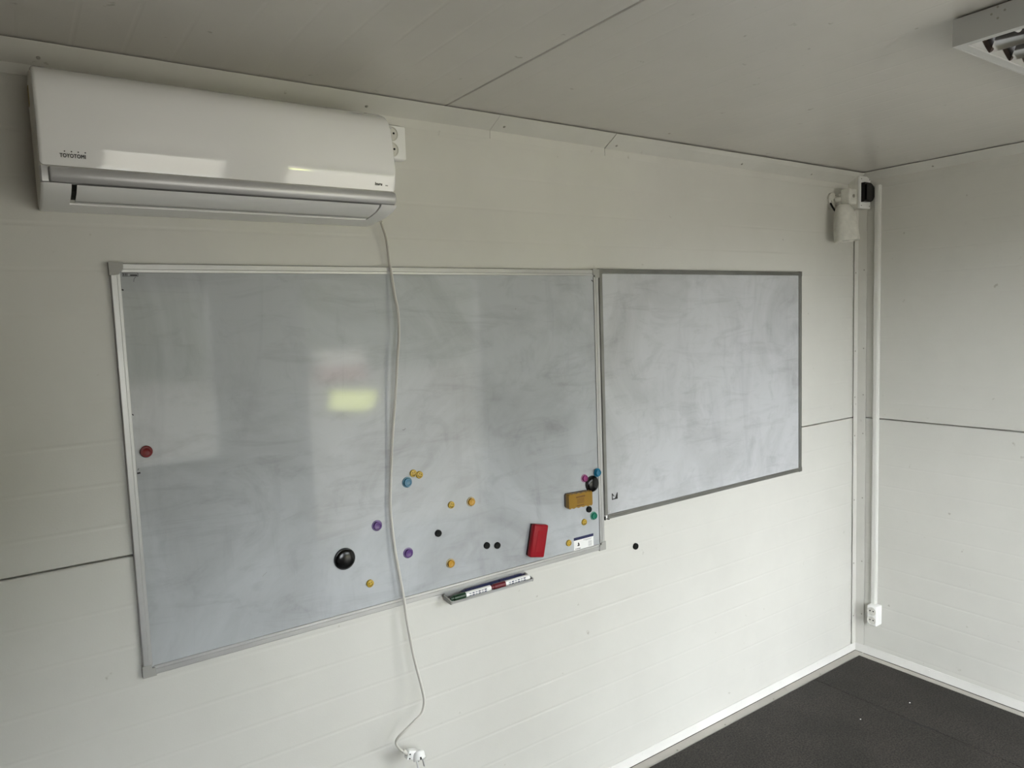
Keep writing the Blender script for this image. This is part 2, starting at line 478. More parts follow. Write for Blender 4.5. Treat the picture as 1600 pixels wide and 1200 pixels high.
# ceiling trims: bent sheet, wall flange + sloping face + lip
def cove(bm, axis, a, b, dz_a=0.0, dz_b=0.0):
    prof = [(0.0, 2.291), (-0.0025, 2.2905), (-0.0025, 2.3145), (-0.0490, 2.3380), (-0.0640, 2.3458), (-0.0642, 2.3468), (-0.049, 2.3400), (0.0, 2.348)]
    A = []; Bv = []
    for (d, z) in prof:
        k = min(1.0, (2.35 - z) / 0.02)
        for lst, t, dz in ((A, a, dz_a), (Bv, b, dz_b)):
            zz = z + dz * k
            lst.append(bm.verts.new((t, d, zz) if axis == 'x' else (d, t, zz)))
    n = len(prof)
    for i in range(n):
        bm.faces.new((A[i], A[(i + 1) % n], Bv[(i + 1) % n], Bv[i]))
    bm.faces.new(A[::-1]); bm.faces.new(Bv)
bm = B(); cove(bm, 'x', XL, -2.1005); t1 = structure('trim_1', bm, 'trim', 'bent cream ceiling trim above the air conditioner')
bm = B(); cove(bm, 'x', -2.0995, -1.6225, 0, -0.004); t2 = structure('trim_2', bm, 'trim', 'short bent cream ceiling trim piece above the large whiteboard')
bm = B(); cove(bm, 'x', -1.6205, -0.058, -0.006, -0.014); t3 = structure('trim_3', bm, 'trim', 'bent cream ceiling trim running into the far corner')
bm = B(); cove(bm, 'y', YF, 0.0); t4 = structure('trim_4', bm, 'trim', 'bent cream ceiling trim along the end wall')
for t, x in ((t1, -3.28), (t1, -2.52), (t2, -2.06), (t3, -1.585), (t3, -0.9), (t3, -0.42)):
    rivet(t, (x, -0.0245, 2.3255 + (0 if t is not t3 else -0.008)), (0, -0.45, -0.9), 0.0045)
for y in (-0.35, -0.82):
    rivet(t4, (-0.0245, y, 2.3255), (-0.45, 0, -0.9), 0.0045)

# vertical corner trim
bm = B()
prism(bm, [(-0.0395, -0.0066), (-0.0066, -0.0066), (-0.0064, -0.0475), (-0.0040, -0.0475), (-0.0050, -0.0054), (-0.0395, -0.0054)], 'z', 0.045, 2.292)
t5 = structure('trim_5', bm, 'trim', 'folded cream metal corner trim between the two walls')
for z in (0.19, 0.46, 0.78, 1.10, 1.29, 1.515, 1.89):
    rivet(t5, (-0.028, -0.0064, z), (0, -1, 0), 0.0035)
    rivet(t5, (-0.0062, -0.036, z + 0.012), (-1, 0, 0), 0.0035)

# ------------------------------------------------------------------ yard outside the doorway (seen only as light and reflection)
bm = B(); box(bm, -60, 60, -90, 40, -0.5, -0.35); structure('ground', bm, 'gravel', 'gravel yard outside the cabin')
bm = B(); prism(bm, [(2.95, -15.4), (3.35, -14.3), (3.80, -14.6), (4.6, -16.2), (5.75, -18.7), (5.2, -19.2), (4.75, -20.2), (4.3, -18.6)], 'z', -0.35, -0.30)
o = part('grass_strip', bm, 'grass', None); o['kind'] = 'stuff'; o['label'] = 'sunlit yellow green grass mirrored in the large whiteboard'; o['category'] = 'grass'
bm = B(); box(bm, 5.9, 7.7, -25.0, -24.0, -0.35, 0.22)
wo = structure('wall_outside', bm, 'rust', 'low wall beyond the yard, reddish below and white above')
bm = B(); box(bm, 5.9, 7.7, -25.0, -24.05, 0.22, 0.80); part('upper_wall', bm, 'cap', wo)
bm = B()
xs = [-60 + 2.0 * i for i in range(61)]
tops = [(8.0 if -60 + 2.0 * i > -1 else 0.9) + 1.2 * math.sin(i * 1.7) + 0.9 * math.sin(i * 0.6 + 1) for i in range(61)]  # unseen hedge added to hold back low sky, stepped lower on one side
prism(bm, [(x, z) for x, z in zip(xs, tops)] + [(60, -0.35), (-60, -0.35)], 'y', -34.0, -30.0)
structure('hedge_sky_block', bm, 'hedge', 'unseen dark hedge added beyond the yard to block low sky')
bm = B(); box(bm, XL - 0.12, 0.12, YF - 0.12, 0.12, ZC + 0.081, ZC + 0.16); structure('roof', bm, 'lamp_grey', 'flat roof of the cabin')

# ------------------------------------------------------------------ whiteboards
def rail(parent, mat, axis, a, b, outer, inner, y0=-0.002, y1=-0.0145, lip=0.0):
    """aluminium profile; outer/inner are the rail's edges across its length"""
    w = inner - outer
    pr = [(outer, y0), (outer, y1 * 0.85), (outer + w * 0.10, y1), (outer + w * 0.62, y1), (outer + w * 0.68, y1 * 0.90), (inner - w * 0.04, y1 * 0.88), (inner, y1 * 0.80), (inner, y0)]
    bm = B()
    if axis == 'x': prism(bm, [(y, z) for z, y in pr], 'x', a, b)
    else:           prism(bm, pr, 'z', a, b)
    return part('rail', bm, mat, parent)

def board(name, x0, x1, z0, z1, mat, rmat, rw, label, caps, capsize=0.03):
    t = thing(name, ((x0 + x1) / 2, 0, z0), label, 'whiteboard')
    bm = B(); box(bm, x0 + 0.006, x1 - 0.006, -0.0085, -0.001, z0 + 0.006, z1 - 0.006); part('writing_surface', bm, mat, t)
    c = capsize * 0.8
    rail(t, rmat, 'x', x0 + c, x1 - c, z1, z1 - rw); rail(t, rmat, 'x', x0 + c, x1 - c, z0, z0 + rw)
    rail(t, rmat, 'z', z0 + c, z1 - c, x0, x0 + rw); rail(t, rmat, 'z', z0 + c, z1 - c, x1, x1 - rw)
    return t

lb = board('whiteboard', -3.177, -1.6745, 0.888, 1.888, 'board1', 'alu', 0.0215,
           'large smudged whiteboard with coloured magnets and a hanging cord', True)
def corner_cap(t, cx, cz, sx, sz, s=0.030, w=0.021, y1=-0.0165, mat='cap'):
    pr = [(cx, cz), (cx + sx * s, cz), (cx + sx * s, cz + sz * w * 0.55), (cx + sx * s * 0.93, cz + sz * w), (cx + sx * w, cz + sz * w),
          (cx + sx * w, cz + sz * s * 0.93), (cx + sx * w * 0.55, cz + sz * s), (cx, cz + sz * s)]
    bm = B(); prism(bm, pr, 'y', -0.001, y1)
    return part('corner_cap', bm, mat, t)
for cx, cz, sx, sz in ((-3.179, 1.890, 1, -1), (-3.179, 0.886, 1, 1), (-1.6725, 1.890, -1, -1), (-1.6725, 0.886, -1, 1)):
    corner_cap(lb, cx, cz, sx, sz)

rb = board('whiteboard', -1.6720, -0.4755, 0.993, 1.891, 'board2', 'alu_dull', 0.0165,
           'smaller whiteboard without magnets, right of the large one', False, 0.02)
corner_cap(rb, -0.4745, 1.892, -1, -1, 0.020, 0.017, -0.015, 'alu_dull')
corner_cap(rb, -0.4745, 0.992, -1, 1, 0.020, 0.017, -0.015, 'alu_dull')
corner_cap(rb, -1.6725, 1.892, 1, -1, 0.020, 0.017, -0.015, 'alu_dull')
# the lower left corner has lost its cap: bare bracket and screw are showing
bm = B(); box(bm, -1.668, -1.655, -0.010, -0.001, 0.996, 1.010, 0.001, 1); part('corner_bracket', bm, 'white_plastic', rb)
bm = B(); box(bm, -1.6715, -1.6665, -0.013, -0.001, 0.992, 1.006); box(bm, -1.6540, -1.6490, -0.0135, -0.001, 0.991, 1.003); part('broken_edge', bm, 'black_matt', rb)
bm = B(); lathe(bm, (-1.645, -0.0085, 1.018), (0, -1, 0), [(0.005, 0), (0.005, 0.002), (0.0, 0.003)], 12); part('screw', bm, 'steel', rb, True)

def flat_poly(bm, pts, y, t=0.0005):
    prism(bm, pts, 'y', y, y - t)
# printed mark on the small board
bm = B()
mx0, mz0, mw, mh = -1.6315, 1.0595, 0.0285, 0.0235
for poly in (((0, 0), (0.13, 0), (0.13, 1.0), (0, 1.0)), ((0.1, 1.0), (0.42, 0.55), (0.36, 0.44), (0.1, 0.78)), ((0.1, 0), (1, 0), (1, 0.16), (0.1, 0.16)),
             ((0.50, 0.14), (1, 0.14), (1, 1.0), (0.90, 1.0), (0.62, 0.36))):
    flat_poly(bm, [(mx0 + mw * a_, mz0 + mh * b_) for a_, b_ in poly], -0.0085)
part('printed_mark', bm, 'ink', rb)
# maker's plate, top left of the large board
bm = B()
for r in ((-3.1512, -3.1180, 1.8656, 1.8664), (-3.1512, -3.1180, 1.8576, 1.8584), (-3.1512, -3.1504, 1.8576, 1.8664), (-3.1188, -3.1180, 1.8576, 1.8664),
          (-3.1488, -3.1470, 1.8592, 1.8646), (-3.1450, -3.1434, 1.8592, 1.8646), (-3.1420, -3.1408, 1.8592, 1.8646), (-3.1350, -3.1200, 1.8592, 1.8622)):
    box(bm, r[0], r[1], -0.0091, -0.0085, r[2], r[3])
part('maker_plate', bm, 'ink', lb)
# label at the lower right of the large board
bm = B(); box(bm, -1.8155, -1.7245, -0.0089, -0.0085, 0.9075, 0.9545); lab = part('sticker', bm, 'paper', lb, label='white sticker with navy band')
bm = B(); box(bm, -1.8155, -1.7245, -0.0092, -0.0089, 0.9445, 0.9545); part('navy_band', bm, 'navy', lab)
bm = B()
flat_poly(bm, [(-1.7990, 0.9225), (-1.7990, 0.9265), (-1.7950, 0.9275), (-1.7975, 0.9310), (-1.7955, 0.9360), (-1.7920, 0.9330), (-1.7905, 0.9300), (-1.7890, 0.9225)], -0.0089, 0.0003)
box(bm, -1.8085, -1.8050, -0.0092, -0.0089, 0.9125, 0.9150); box(bm, -1.8035, -1.7850, -0.0092, -0.0089, 0.9125, 0.9145)
part('print', bm, 'ink', lab)
bm = B()
box(bm, -1.7720, -1.7330, -0.0092, -0.0089, 0.9385, 0.9400); box(bm, -1.7620, -1.7360, -0.0092, -0.0089, 0.9355, 0.9365)
for k in range(5): box(bm, -1.7490, -1.7330, -0.0092, -0.0089, 0.9290 - 0.004 * k, 0.9305 - 0.004 * k)
part('print', bm, 'faint_ink', lab)

def ink_stroke(pts, w=0.0012, mat='grey_ink', y=-0.0085, parent=lb):
    bm = B()
    for (a, b) in zip(pts, pts[1:]):
        d = Vector((b[0] - a[0], b[1] - a[1])).normalized(); n = Vector((-d.y, d.x)) * w / 2
        flat_poly(bm, [(a[0] + n.x, a[1] + n.y), (b[0] + n.x, b[1] + n.y), (b[0] - n.x, b[1] - n.y), (a[0] - n.x, a[1] - n.y)], y, 0.0002)
    return part('ink_mark', bm, mat, parent)
ink_stroke([(-3.1235, 1.8570), (-3.1275, 1.8520), (-3.1285, 1.8450)], 0.0014)
ink_stroke([(-3.118, 1.8592), (-3.106, 1.8596)], 0.0008, 'faint_ink')
ink_stroke([(-2.452, 1.4125), (-2.447, 1.4120), (-2.442, 1.4160)], 0.0018)
ink_stroke([(-3.1540, 1.825), (-3.1525, 1.828)], 0.0045, 'ink')
ink_stroke([(-3.1545, 1.5305), (-3.1525, 1.5320)], 0.0045, 'ink')
ink_stroke([(-3.1548, 1.3895), (-3.1475, 1.3900)], 0.0040, 'ink')
ink_stroke([(-3.1525, 1.3965), (-3.1505, 1.4010)], 0.0020, 'grey_ink')
ink_stroke([(-2.880, 1.0700), (-2.868, 1.0790)], 0.0016, 'faint_ink')
ink_stroke([(-1.7035, 1.852), (-1.6980, 1.8490), (-1.6935, 1.8440)], 0.0030, 'ink')
ink_stroke([(-1.741, 1.0985), (-1.722, 1.0980)], 0.0012, 'grey_ink')
for q in ((-2.035, 1.877), (-2.362, 1.8755), (-2.62, 1.876), (-2.845, 1.8775)):
    ink_stroke([(q[0] - 0.003, q[1]), (q[0] + 0.003, q[1] + 0.001)], 0.0030, 'grey_ink', -0.0120)
ink_stroke([(-2.030, 1.759), (-2.028, 1.759)], 0.003, 'grey_ink')
ink_stroke([(-2.017, 1.585), (-2.014, 1.585)], 0.003, 'faint_ink')

# ------------------------------------------------------------------ air conditioner
AX0, AX1 = -3.3045, -2.5255
ac = thing('air_conditioner', ((AX0 + AX1) / 2, 0, 2.0), 'white wall-mounted split air conditioner with silver strip under the ceiling', 'air conditioner')
def ends(x0, x1, ins):   # rounded ends
    k = [(0.0, 1.0), (0.3, 0.45), (0.65, 0.12), (1.0, 0.0)]
    return [(x0 + ins * a, ins * b) for a, b in k] + [(x1 - ins * a, ins * b) for a, b in reversed(k)]
bm = B()
loft(bm, [(0.0, 2.004), (0.0, 2.278), (-0.10, 2.278), (-0.155, 2.262), (-0.174, 2.235), (-0.186, 2.07), (-0.189, 2.034), (-0.16, 2.019), (-0.10, 2.0075), (-0.03, 2.000)], ends(AX0, AX1, 0.008))
part('body', bm, 'ac_side', ac, True)
bm = B()
fp = [(-0.095, 2.2815), (-0.128, 2.2760), (-0.155, 2.2640), (-0.174, 2.2480), (-0.186, 2.226), (-0.1925, 2.195), (-0.1975, 2.165), (-0.2010, 2.138), (-0.2022, 2.120), (-0.2012, 2.106), (-0.1992, 2.095), (-0.1966, 2.085), (-0.1936, 2.075), (-0.1908, 2.0665),
      (-0.186, 2.0665), (-0.180, 2.20), (-0.165, 2.236), (-0.14, 2.258), (-0.095, 2.272)]
loft(bm, fp, ends(AX0 + 0.002, AX1 - 0.001, 0.007), (-0.16, 2.17))
part('front_panel', bm, 'ac_gloss', ac, True)
bm = B()
sp = [(-0.180, 2.0640), (-0.1950, 2.0635), (-0.2010, 2.0605), (-0.2045, 2.0545), (-0.2052, 2.0475), (-0.2030, 2.0395), (-0.1975, 2.0330), (-0.1860, 2.0310)]
loft(bm, sp, ends(AX0 + 0.016, AX1 - 0.004, 0.004), (-0.190, 2.047))
part('silver_strip', bm, 'silver', ac, True)
bm = B(); loft(bm, [(-0.150, 2.066), (-0.1950, 2.064), (-0.1985, 2.050), (-0.1950, 2.033), (-0.150, 2.030)], [(AX0 + 0.001, 0.003), (AX0 + 0.004, 0), (AX0 + 0.015, 0)])
part('strip_end', bm, 'silver', ac, True)
# underside cheeks either side of the louver
cheek = [(-0.186, 2.032), (-0.2005, 2.0300), (-0.193, 2.0235), (-0.170, 2.0150), (-0.135, 2.0080), (-0.090, 2.0030), (-0.040, 1.9990), (-0.006, 2.0000), (-0.002, 2.006), (-0.002, 2.035)]
LX0, LX1 = -3.2470, -2.5735
bm = B(); loft(bm, cheek, [(AX0 + 0.001, 0.006), (AX0 + 0.003, 0.002), (AX0 + 0.007, 0), (LX0 - 0.004, 0)], (-0.09, 2.025)); part('cheek', bm, 'ac_matt', ac, True)
bm = B(); loft(bm, cheek, [(LX1 + 0.002, 0), (AX1 - 0.007, 0), (AX1 - 0.003, 0.002), (AX1 - 0.001, 0.006)], (-0.09, 2.025)); part('cheek', bm, 'ac_matt', ac, True)
back_lip = [(-0.098, 2.0105), (-0.098, 2.0038), (-0.090, 2.0030), (-0.040, 1.9990), (-0.006, 2.0000), (-0.002, 2.006), (-0.002, 2.0105)]
bm = B(); prism(bm, back_lip, 'x', LX0 - 0.004, LX1 + 0.002); part('lower_lip', bm, 'ac_matt', ac)
bm = B(); prism(bm, [(-0.186, 2.036), (-0.1860, 2.0285), (-0.168, 2.0205), (-0.137, 2.0132), (-0.098, 2.0085), (-0.098, 2.022)], 'x', LX0 - 0.004, LX1 + 0.002); part('outlet_dark_fill', bm, 'black_matt', ac)  # black filler close behind the louver, its colour stands in for the outlet's shade
bm = B()
lv = [(-0.1985, 2.0285), (-0.1905, 2.0228), (-0.170, 2.0150), (-0.137, 2.0085), (-0.1075, 2.0052), (-0.1060, 2.0078), (-0.137, 2.0115), (-0.169, 2.0182), (-0.190, 2.0270)]
prism(bm, lv, 'x', LX0 + 0.0055, LX1 - 0.0025); part('louver', bm, 'ac_matt', ac, True)
bm = B(); prism(bm, [(-0.127, 2.0061), (-0.126, 2.0064), (-0.122, 2.0064), (-0.121, 2.0059)], 'x', LX0 + 0.0055, LX1 - 0.0025); part('louver_groove', bm, 'faint_ink', ac)
# lettering on the panel: it leans with the panel, so place it just proud of the surface
TILT = math.radians(16)
tl = text_mesh('TOYOTOMI', 0.0105, (-3.2670, -0.1966, 2.0827), 'ink', 'brand_lettering', ac, 0.0004, 0, 1.10, 0.82, 0.00038, TILT)
lx = [v.co.x for v in tl.data.vertices]; w0, w1 = min(lx), max(lx)
k = 0.0455 / (w1 - w0)
for v in tl.data.vertices: v.co.x = w0 + (v.co.x - w0) * k
bm = B()
for f in (0.19, 0.455, 0.715, 0.985):
    lathe(bm, (-3.267 + 0.0455 * f, -0.1988, 2.0942), (0, -1, -0.25), [(0.00135, 0), (0.00135, 0.0009)], 12)
part('brand_dots', bm, 'ink', tl)
t_iz = text_mesh('Izuru', 0.0105, (-2.5850, -0.1954, 2.0786), 'ink', 'model_lettering', ac, 0.0004, 0, 1.03, 0.90, 0.0003, TILT)
t_ec = text_mesh('eco', 0.0048, (-2.5560, -0.1952, 2.0782), 'grey_ink', 'model_lettering', ac, 0.0003, 0, 1.0, 1.0, 0.0001, TILT)
bm = B(); box(bm, AX0 - 0.0012, AX0 + 0.004, -0.06, -0.035, 2.215, 2.255, 0.001, 1); part('glue_stain', bm, 'yellow_glue', ac)

# ------------------------------------------------------------------ power cord of the air conditioner
pts = [(-2.4990, -0.035, 2.012), (-2.4923, -0.03, 1.9989), (-2.4825, -0.03, 1.9618), (-2.4745, -0.0235, 1.903), (-2.4707, -0.0225, 1.8814), (-2.4675, -0.033, 1.8084), (-2.4643, -0.042, 1.7626), (-2.4648, -0.045, 1.7261),
       (-2.4677, -0.046, 1.6806), (-2.4747, -0.046, 1.626), (-2.4847, -0.04, 1.516), (-2.4912, -0.033, 1.4418), (-2.4973, -0.027, 1.367), (-2.5027, -0.024, 1.292), (-2.5084, -0.024, 1.2248), (-2.5105, -0.026, 1.1666),
       (-2.5054, -0.03, 1.071), (-2.496, -0.034, 0.9871), (-2.4886, -0.038, 0.9185), (-2.4853, -0.045, 0.8516), (-2.4785, -0.055, 0.7709), (-2.4717, -0.062, 0.7164), (-2.4653, -0.07, 0.6742), (-2.4603, -0.08, 0.6272),
       (-2.4625, -0.084, 0.604), (-2.4739, -0.088, 0.5802), (-2.4991, -0.09, 0.5665), (-2.5302, -0.088, 0.5476), (-2.5485, -0.082, 0.5321), (-2.5544, -0.076, 0.5139), (-2.5434, -0.072, 0.492), (-2.5244, -0.07, 0.4699)]
cord = thing('power_cord', (-2.50, -0.07, 0.40), 'white power cord hanging from the air conditioner across the large whiteboard', 'power cord')
bm = B(); tube(bm, smooth_path(pts, 6), 0.0043, 10, 0.80); part('cable', bm, 'cable', cord, True)
# angled plug: strain relief, flat shoulder with screws, round body with pins pointing down to the viewer
bm = B(); cyl(bm, (-2.5310, -0.0705, 0.4790), (-2.5110, -0.070, 0.4570), 0.0055, 12, 0.0080); part('strain_relief', bm, 'cable', cord, True)
plug = None
bm = B()
u = Vector((0.80, -0.15, -0.55)).normalized()
o0 = Vector((-2.5150, -0.070, 0.4620))
box(bm, -0.016, 0.020, -0.011, 0.011, -0.0135, 0.0135, 0.003, 2)
bmesh.ops.rotate(bm, verts=bm.verts, cent=(0, 0, 0), matrix=Matrix.Rotation(0.35, 3, 'Y'))
bmesh.ops.translate(bm, verts=bm.verts, vec=(-2.5060, -0.070, 0.4590))
plug = part('plug', bm, 'white_plastic', cord, True)
pc = Vector((-2.4860, -0.080, 0.4520)); pd = Vector((-0.10, -0.62, -0.78)).normalized()
bm = B(); lathe(bm, pc - pd * 0.012, pd, [(0.0, 0), (0.013, 0.0005), (0.0180, 0.005), (0.0185, 0.012), (0.0185, 0.0245), (0.0170, 0.0260), (0, 0.0260)], 28); part('plug_head', bm, 'white_plastic', plug, True)
pu, pw, _ = frame_from(pd); fc = pc + pd * 0.0141
for s in (-1, 1):
    bm = B(); cyl(bm, fc + pu * 0.0095 * s - pd * 0.001, fc + pu * 0.0095 * s + pd * 0.019, 0.0024, 10); part('pin', bm, 'steel', plug, True)
for s in (-1, 1):
    bm = B(); cyl(bm, fc + pw * 0.0165 * s - pd * 0.006, fc + pw * 0.0165 * s + pd * 0.0006, 0.0030, 8); part('earth_clip', bm, 'black_matt', plug, True)
for s in (-1, 1):
    bm = B(); q = Vector((-2.5150, -0.0805, 0.4600)) + Vector((0.001 * s, 0, 0.0062 * s)); cyl(bm, q, q + Vector((0, -0.0022, 0)), 0.0021, 8); part('screw_hole', bm, 'black_matt', plug, True)

# ------------------------------------------------------------------ double sockets
def double_socket(label, base, wall, w, h, d):
    """wall 'back': faces -y, base = (x centre, z bottom); wall 'right': faces -x, base = (y centre, z bottom)"""
    c, z0 = base
    t = thing('double_socket', (c, 0, z0) if wall == 'back' else (0, c, z0), label, 'socket', 'surface double sockets')
    bm = B()
    if wall == 'back': box(bm, c - w / 2, c + w / 2, -d, 0, z0, z0 + h, 0.006, 3)
    else:              box(bm, -d, 0, c - w / 2, c + w / 2, z0, z0 + h, 0.006, 3)
    part('housing', bm, 'white_plastic', t, True)
    n = Vector((0, -1, 0)) if wall == 'back' else Vector((-1, 0, 0))
    r = min(w, h / 2) * 0.44
    for f in (0.27, 0.73):
        o = (Vector((c, -d, z0 + h * f)) if wall == 'back' else Vector((-d, c, z0 + h * f)))
        bm = B(); lathe(bm, o - n * 0.0005, n, [(r, 0), (r, 0.003), (r * 0.90, 0.0030), (r * 0.86, 0.0008), (0, 0.0008)], 24)
        s = part('socket_well', bm, 'old_white', t, True)
        side = Vector((1, 0, 0)) if wall == 'back' else Vector((0, 1, 0))
        for k in (-1, 1):
            bm = B(); q = o + side * (r * 0.38 * k) + Vector((0, 0, 0.002)); cyl(bm, q, q + n * 0.0016, r * 0.15, 8); part('pin_hole', bm, 'black_matt', s)
        for k in (-1, 1):
            bm = B(); q = o + Vector((0, 0, r * 0.78 * k)); cyl(bm, q, q + n * 0.0018, r * 0.13, 8); part('earth_clip', bm, 'steel', s)
    return t
double_socket('white double socket half hidden behind right end of air conditioner', (-2.455, 2.188), 'back', 0.092, 0.094, 0.035)
double_socket('white double socket at lower end of the conduit by the corner', (-0.1125, 0.180), 'right', 0.048, 0.098, 0.052)

# conduit
cd = thing('conduit', (0, -0.099, 0.27), 'white vertical plastic conduit on the end wall beside the corner', 'conduit')
bm = B(); prism(bm, [(0, -0.0865), (-0.014, -0.0865), (-0.016, -0.0890), (-0.016, -0.1095), (-0.014, -0.1125), (0, -0.1125)], 'z', 0.276, 2.288); part('channel', bm, 'conduit', cd)
bm = B(); prism(bm, [(-0.0155, -0.0895), (-0.0172, -0.0915), (-0.0172, -0.1070), (-0.0155, -0.1090)], 'z', 0.278, 2.287); part('lid', bm, 'conduit', cd)

# ------------------------------------------------------------------ junction box with black dome, high in the corner
jb = thing('alarm_box', (-0.050, 0, 2.186), 'white box with bulging black dome high in the corner', 'alarm box')
bm = B(); box(bm, -0.0935, -0.006, -0.050, -0.0045, 2.186, 2.3300, 0.002, 2); part('housing', bm, 'old_white', jb, True)
bm = B(); box(bm, -0.0940, -0.0045, -0.0625, -0.0502, 2.184, 2.3320, 0.003, 2); part('cover', bm, 'white_plastic', jb, True)
bm = B()
dsh = [(-0.0860, 2.2120), (-0.0860, 2.3000)]
for i in range(13):
    a = math.pi / 2 - math.pi * i / 12
    dsh.append((-0.0420 + 0.0440 * math.cos(a), 2.2560 + 0.0440 * math.sin(a)))
prism(bm, dsh, 'y', -0.0623, -0.0800)
cx_, cz_ = -0.0420, 2.2560
prism(bm, [(cx_ + (x - cx_) * 0.80, cz_ + (z - cz_) * 0.80) for x, z in dsh], 'y', -0.0800, -0.0860)
part('dome', bm, 'black', jb, True)
for z in (2.196, 2.318):
    for x in (-0.084, -0.015):
        bm = B(); cyl(bm, (x, -0.0623, z), (x, -0.0640, z), 0.0026, 8); part('screw', bm, 'screw', jb)

# ------------------------------------------------------------------ security camera beside it
sc_ = thing('security_camera', (-0.222, 0, 2.215), 'dirty white security camera pointing down from a wall bracket', 'camera')
bm = B(); lathe(bm, (-0.224, -0.0005, 2.217), (0, -1, 0), [(0.0375, 0), (0.0375, 0.009), (0.031, 0.014), (0.0, 0.014)], 24); part('wall_mount', bm, 'old_white', sc_, True)
for a in (1.2, 3.3, 5.2):
    bm = B(); q = Vector((-0.224 + 0.026 * math.cos(a), -0.0135, 2.217 + 0.026 * math.sin(a))); cyl(bm, q, q + Vector((0, -0.002, 0)), 0.0035, 8); part('screw', bm, 'screw', sc_)
bm = B(); tube(bm, smooth_path([(-0.222, -0.012, 2.218), (-0.214, -0.034, 2.222), (-0.200, -0.052, 2.226), (-0.182, -0.062, 2.227)], 4), 0.0105, 12); part('arm', bm, 'old_white', sc_, True)
bm = B(); cyl(bm, (-0.208, -0.030, 2.240), (-0.208, -0.062, 2.240), 0.008, 12); part('arm_clamp', bm, 'old_white', sc_, True)
bm = B(); box(bm, -0.222, -0.160, -0.086, -0.042, 2.192, 2.262, 0.006, 3); part('joint_block', bm, 'old_white', sc_, True)
bm = B(); cyl(bm, (-0.190, -0.0855, 2.229), (-0.190, -0.0890, 2.229), 0.0075, 12); part('joint_screw', bm, 'screw', sc_, True)
# body: tapering hood leaning out from the wall, lens end down
bm = B()
ax = Vector((0.02, -0.10, -1)).normalized()
sd0 = Vector((0.88, -0.47, 0.10)); sd = (sd0 - ax * sd0.dot(ax)).normalized()
fr = sd.cross(ax).normalized()
top = Vector((-0.244, -0.070, 2.190))
rings = []
for h, wx, wy in ((0.0, 0.018, 0.012), (0.004, 0.027, 0.018), (0.018, 0.036, 0.026), (0.045, 0.044, 0.032), (0.09, 0.050, 0.036), (0.135, 0.0535, 0.038), (0.165, 0.0545, 0.038), (0.167, 0.050, 0.034), (0.157, 0.046, 0.030)):
    ring = []
    for i in range(20):
        a = 2 * math.pi * i / 20
        cx, cy = math.cos(a), math.sin(a)
        cx = math.copysign(abs(cx) ** 0.7, cx); cy = math.copysign(abs(cy) ** 0.7, cy)
        ring.append(bm.verts.new(top + ax * h + sd * cx * wx + fr * cy * wy))
    rings.append(ring)
for a, b in zip(rings, rings[1:]):
    for i in range(20): bm.faces.new((a[i], a[(i + 1) % 20], b[(i + 1) % 20], b[i]))
bm.faces.new(rings[0][::-1]); bm.faces.new(rings[-1])
hood = part('hood', bm, 'old_white', sc_, True)
bm = B(); lathe(bm, top + ax * 0.1565, ax, [(0.026, 0), (0.026, 0.003), (0.023, 0.005), (0, 0.005)], 20); part('lens_window', bm, 'black', hood, True)
bm = B(); tube(bm, smooth_path([(-0.252, -0.012, 2.204), (-0.2620, -0.026, 2.188), (-0.2640, -0.042, 2.165), (-0.2540, -0.062, 2.140), (-0.2430, -0.078, 2.124)], 5), 0.0042, 8); part('lead', bm, 'black_matt', sc_, True)

# ------------------------------------------------------------------ ceiling lamp
PX0, PX1, PY0, PY1, PZ = -1.6215, -0.4015, -1.432, -1.137, 2.288
lamp = thing('ceiling_lamp', ((PX0 + PX1) / 2, (PY0 + PY1) / 2, ZC), 'grey ceiling lamp with mirrored louvre cells, switched off', 'ceiling lamp')
bm = B()
for (x0, x1, y0, y1) in ((PX0, PX0 + 0.002, PY0, PY1), (PX1 - 0.002, PX1, PY0, PY1), (PX0 + 0.002, PX1 - 0.002, PY0, PY0 + 0.002), (PX0 + 0.002, PX1 - 0.002, PY1 - 0.002, PY1)):
    box(bm, x0, x1, y0, y1, PZ, ZC - 0.0045)
box(bm, PX0 + 0.03, PX1 - 0.03, PY0 + 0.03, PY1 - 0.03, ZC - 0.0085, ZC - 0.0005)
box(bm, PX0 + 0.002, PX1 - 0.002, PY0 + 0.002, PY1 - 0.002, ZC - 0.0085, ZC - 0.0065)
part('housing', bm, 'lamp_grey', lamp)
bm = B()
fr_w = 0.022
for (x0, x1, y0, y1) in ((PX0 + 0.002, PX0 + fr_w, PY0 + 0.002, PY1 - 0.002), (PX1 - fr_w, PX1 - 0.002, PY0 + 0.002, PY1 - 0.002), (PX0 + fr_w, PX1 - fr_w, PY0 + 0.002, PY0 + fr_w), (PX0 + fr_w, PX1 - fr_w, PY1 - fr_w, PY1 - 0.002)):
    box(bm, x0, x1, y0, y1, PZ + 0.001, PZ + 0.006)
part('rim', bm, 'lamp_grey', lamp)
ix0, ix1 = PX0 + fr_w, PX1 - fr_w
ymid = (PY0 + PY1) / 2
